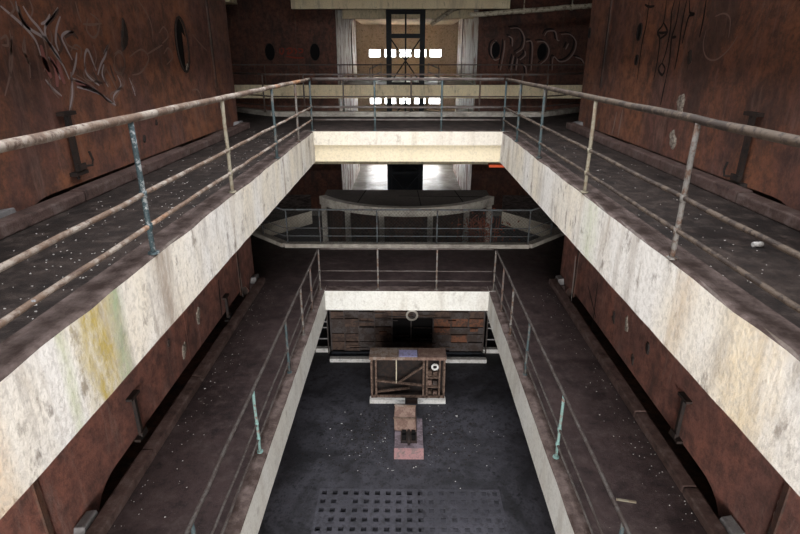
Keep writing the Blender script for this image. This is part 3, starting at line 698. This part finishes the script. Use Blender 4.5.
MB().bar((-.29,11.12,PIT+.79),(.24,11.05,PIT+.81),.05,.03).build('hood_rim', 'roof_sheet', hd)

# furnace front at the back of the well
FY = 15.02
ff = thing('furnace_front', 'dark rusty furnace front with a pale ring at the back of the well', 'furnace', (0, FY, PIT))
fx0, fx1 = atz(330,352,PIT).x*1.0, atz(487,352,PIT).x
fx0, fx1 = -2.38, 2.44
loc_of(MB().box(fx0, fx1, FY, FY+.8, PIT+.05, LOW-.6).build('body', 'void_black', ff), ff)
xs = [fx0, -1.95, -1.5, -1.0, -.45, .15, .85, 1.4, 1.95, fx1]; zs = [PIT+.10, PIT+.42, PIT+.70, PIT+.95, PIT+1.25, PIT+1.5, LOW-.6]
for i in range(len(xs)-1):
    for j in range(len(zs)-1):
        d = random.choice((0, .015, .03, .06)); m = random.choice(('panel_grey','panel_brown','panel_brown','panel_grey'))
        if (i, j) in ((6,2),(6,3),(8,3),(7,1),(7,3)): m = 'panel_orange'
        if i in (4, 5) and j in (1, 2, 3): continue
        loc_of(MB().box(xs[i]+.012, xs[i+1]-.012, FY-.03-d, FY, zs[j]+.012, zs[j+1]-.012).build('panel', m, ff, bevel=.006), ff)
for i in range(len(xs)): loc_of(MB().box(xs[i]-.02, xs[i]+.02, FY-.09, FY-.0, PIT+.10, LOW-.6).build('stile', 'panel_grey', ff), ff)
for k in range(22):
    x = random.uniform(fx0+.2, fx1-1.0); z = random.choice(zs[:-1])+random.uniform(.03,.28)
    loc_of(MB().bar((x,FY-.11,z),(x+random.uniform(.3,.9),FY-.11,z),.022).build('pipe', random.choice(('panel_grey','frame_rust')), ff), ff)
q = aty(412, 315, FY-.14); loc_of(MB().ring((q.x,FY-.14,q.z), .13, .19, 28, (1,0,0), (0,0,1), .03).build('ring', 'concrete_ring', ff), ff)
for (u,v) in ((452,322),(474,330),(383,333)):
    q = aty(u, v, FY-.1); loc_of(MB().box(q.x-.12,q.x+.12,FY-.13,FY-.08,q.z-.05,q.z+.05).build('hinge_plate', 'panel_orange', ff), ff)
loc_of(MB().box(fx0, fx1, FY-.40, FY-.36, PIT, PIT+.10).box(fx0, fx1, FY-.36, FY-.12, PIT, PIT+.03).box(fx0, fx1, FY-.16, FY-.12, PIT+.03, PIT+.10).build('trough', 'trough_blue', ff), ff)
struct(MB().box(-2.38, 2.50, 14.40, 14.56, PIT, PIT+.12).build('kerb', 'whitewash'))
# side ladders and white kerbs
for s, lab in ((-1, 'thin pale ladder frame left of the furnace front'), (1, 'thin pale ladder frame right of the furnace front')):
    xa, xb = (fx0-.55, fx0-.10) if s < 0 else (fx1+.10, fx1+.58)
    lf = thing('ladder_frame', lab, 'ladder', ((xa+xb)/2, FY-.1, PIT))
    for x in (xa, xb): loc_of(MB().box(x-.02, x+.02, FY-.12, FY-.08, PIT, LOW-.6).build('stile', 'rail_lowgrey', lf), lf)
    for z in (.55, .95, 1.15, 1.75, 2.1): loc_of(MB().box(xa, xb, FY-.115, FY-.085, PIT+z-.018, PIT+z+.018).build('rung', 'concrete_grey', lf), lf)
    struct(MB().box(xa-.1, xb+.02, FY-.02, FY+.14, PIT, PIT+.14).build('kerb', 'whitewash'))
struct(MB().box(-XO, fx0-.9, FY+.4, FY+.7, PIT, LOW-.56).build('wall_furnace', 'soot_wall')); struct(MB().box(fx1+1, XO, FY+.4, FY+.7, PIT, LOW-.56).build('wall_furnace', 'soot_wall'))

# pale blocks closing the ends of the slots along the tanks
for z, lv in ((0, 'upper'), (LOW, 'lower')):
    for s, sd in ((-1, 'left'), (1, 'right')):
        for y, e in ((4.52, 'near'), (11.98, 'far')):
            x0, x1 = sorted((s*(KX+.17), s*(WX-.01)))
            tag(MB().add([(x0,y,z),(x1,y,z),(x1,y+.32,z),(x0,y+.32,z),(x0+.02,y+.03,z+.14),(x1-.02,y+.02,z+.16),(x1-.03,y+.3,z+.15),(x0+.02,y+.29,z+.13)],
                [(0,3,2,1),(4,5,6,7),(0,1,5,4),(1,2,6,5),(2,3,7,6),(3,0,4,7)]).build('concrete_block', 'concrete_block', bevel=.012),
                'grey concrete block at the %s end of the slot by the %s %s walkway' % (e, sd, lv), 'block', 'blocks at the slot ends')

# pipe and hoses under the far upper gallery
pp = thing('pipe', 'long cream pipe hung below the roof above the bubble graffiti', 'pipe', aty(535, 10, 29.5))
a, b = aty(470, 15, 29.6), aty(600, 5, 29.6)
loc_of(MB().tube(wob(a, b, 8, .02), .12, 10).build('pipe_run', 'pipe_cream', pp, True), pp)
for u in (524, 572):
    q = a.lerp(b, (u-470)/130); loc_of(MB().box(q.x-.04, q.x+.04, q.y-.14, q.y+.14, q.z-.14, q.z+.14).box(q.x-.02, q.x+.02, q.y-.02, q.y+.02, q.z+.14, 8.0).build('hanger', 'pipe_cream', pp), pp)
a, b = aty(431, 25, 33.0), aty(452, 10, 33.0)
dp = tag(MB().tube([a, a.lerp(b,.4), b, b+Vector((.5,0,.1)), b+Vector((.6,0,1.2))], .11, 8).build('hanging_duct', 'pipe_cream', None, True), 'broken pale duct end hanging by the hoist tower top', 'duct')

# stair rails in the far aisle
for s, lab in ((-1, 'small pale stair rail left of the hoist tower'), (1, 'small pale stair rail right of the hoist tower')):
    x = -2.05 if s < 0 else 1.75; r_ = thing('stair_rail', lab, 'railing', (x, 37, 0))
    for dz in (.45, .95): loc_of(MB().tube([(x-.35*s*-1, 36.6, dz-.15), (x+.35*s*-1, 37.6, dz+.15)], .04, 6).build('rail', 'concrete_grey', r_), r_)
    for t_ in (0, 1): loc_of(MB().tube([(x+(-.35+.7*t_)*s*-1, 36.6+t_, 0), (x+(-.35+.7*t_)*s*-1, 36.6+t_, .8+.3*t_)], .03, 6).build('post', 'concrete_grey', r_), r_)

# red creeper on the right of the round platform
rl = MB()
for k in range(300):
    q = aty(random.gauss(480, 12), random.gauss(230, 8), 17.6+random.uniform(0,.9)); s_ = random.uniform(.02,.06); a = random.uniform(0,6.3)
    d1 = Vector((math.cos(a), random.uniform(-.4,.4), math.sin(a)))*s_; d2 = Vector((-math.sin(a), random.uniform(-.4,.4), math.cos(a)))*s_*.6
    rl.add([q-d1, q+d2, q+d1, q-d2], [(0,1,2,3)])
for k in range(12):
    q = aty(random.gauss(478, 9), 240, 17.7+random.uniform(0,.6)); rl.tube([Vector((q.x,q.y,PIT)), q, q+Vector((random.uniform(-.3,.3),0,.8))], .012, 5)
stuff(rl.build('creeper', 'red_leaf'), 'reddish dry creeper growing behind the mesh fence', 'plant')

# ------------------------------------------------------------------ loose litter
def flakes(name, lab, n, fn, mat='flake', s=(.004,.011)):
    mb = MB()
    for k in range(n):
        x, y, z = fn(); r = random.uniform(*s)*(2.2 if random.random() < .05 else 1); a = random.uniform(0,6.3)
        P = [(x+r*math.cos(a+i*2.1)*random.uniform(.5,1.2), y+r*math.sin(a+i*2.1)*random.uniform(.5,1.2)) for i in range(3)]
        mb.add([(*p, z+.001) for p in P]+[(*p, z+.006) for p in P], [(2,1,0),(3,4,5),(0,1,4,3),(1,2,5,4),(2,0,3,5)])
    return stuff(mb.build(name, mat), lab, 'litter')
for s, sd in ((-1, 'left'), (1, 'right')):
    def fu(): return (s*(AX+.25+abs(random.gauss(0,.7))%1.22), 1.5+random.random()**1.6*10, 0)
    flakes('paint_flakes', 'pale paint flakes scattered on the %s upper walkway' % sd, 420 if s < 0 else 160, fu)
    def fl(): return (s*(KX-.03-abs(random.gauss(0,.22))), 3.5+random.random()*8.3, LOW)
    flakes('paint_flakes', 'pale paint flakes along the kerb of the %s lower walkway' % sd, 110, fl)
def ff_():
    while True:
        x, y = random.gauss(0,1.1), 11.0+random.gauss(0,.7)
        if GY1 < y < 12.2 and not (-.36 < x < .48 and 10.0 < y < 11.4): return (x, y, PIT)
flakes('gravel', 'dark gravel with pale crumbs spread on the ground floor round the plinth and cabin', 1700, ff_, 'iron_dark', s=(.006,.024))
gv = bpy.data.objects['gravel'].data; gv.materials.append(M['flake'])
for p in gv.polygons:
    if p.index//5 % 18 == 0: p.material_index = 1
q = atz(757, 247, 0)
tag(MB().tube([(q.x-.04,q.y,.022),(q.x,q.y,.024),(q.x+.04,q.y+.01,.022)], .022, 8).build('white_cup', 'flake', None, True), 'small white plastic scrap lying on the right upper walkway', 'scrap')
a, b = atz(616, 500, LOW), atz(636, 503, LOW)
tag(MB().bar(a+Vector((0,0,.012)), b+Vector((0,0,.012)), .022).build('wood_stick', 'post_cream'), 'thin pale stick lying on the right lower walkway', 'stick')
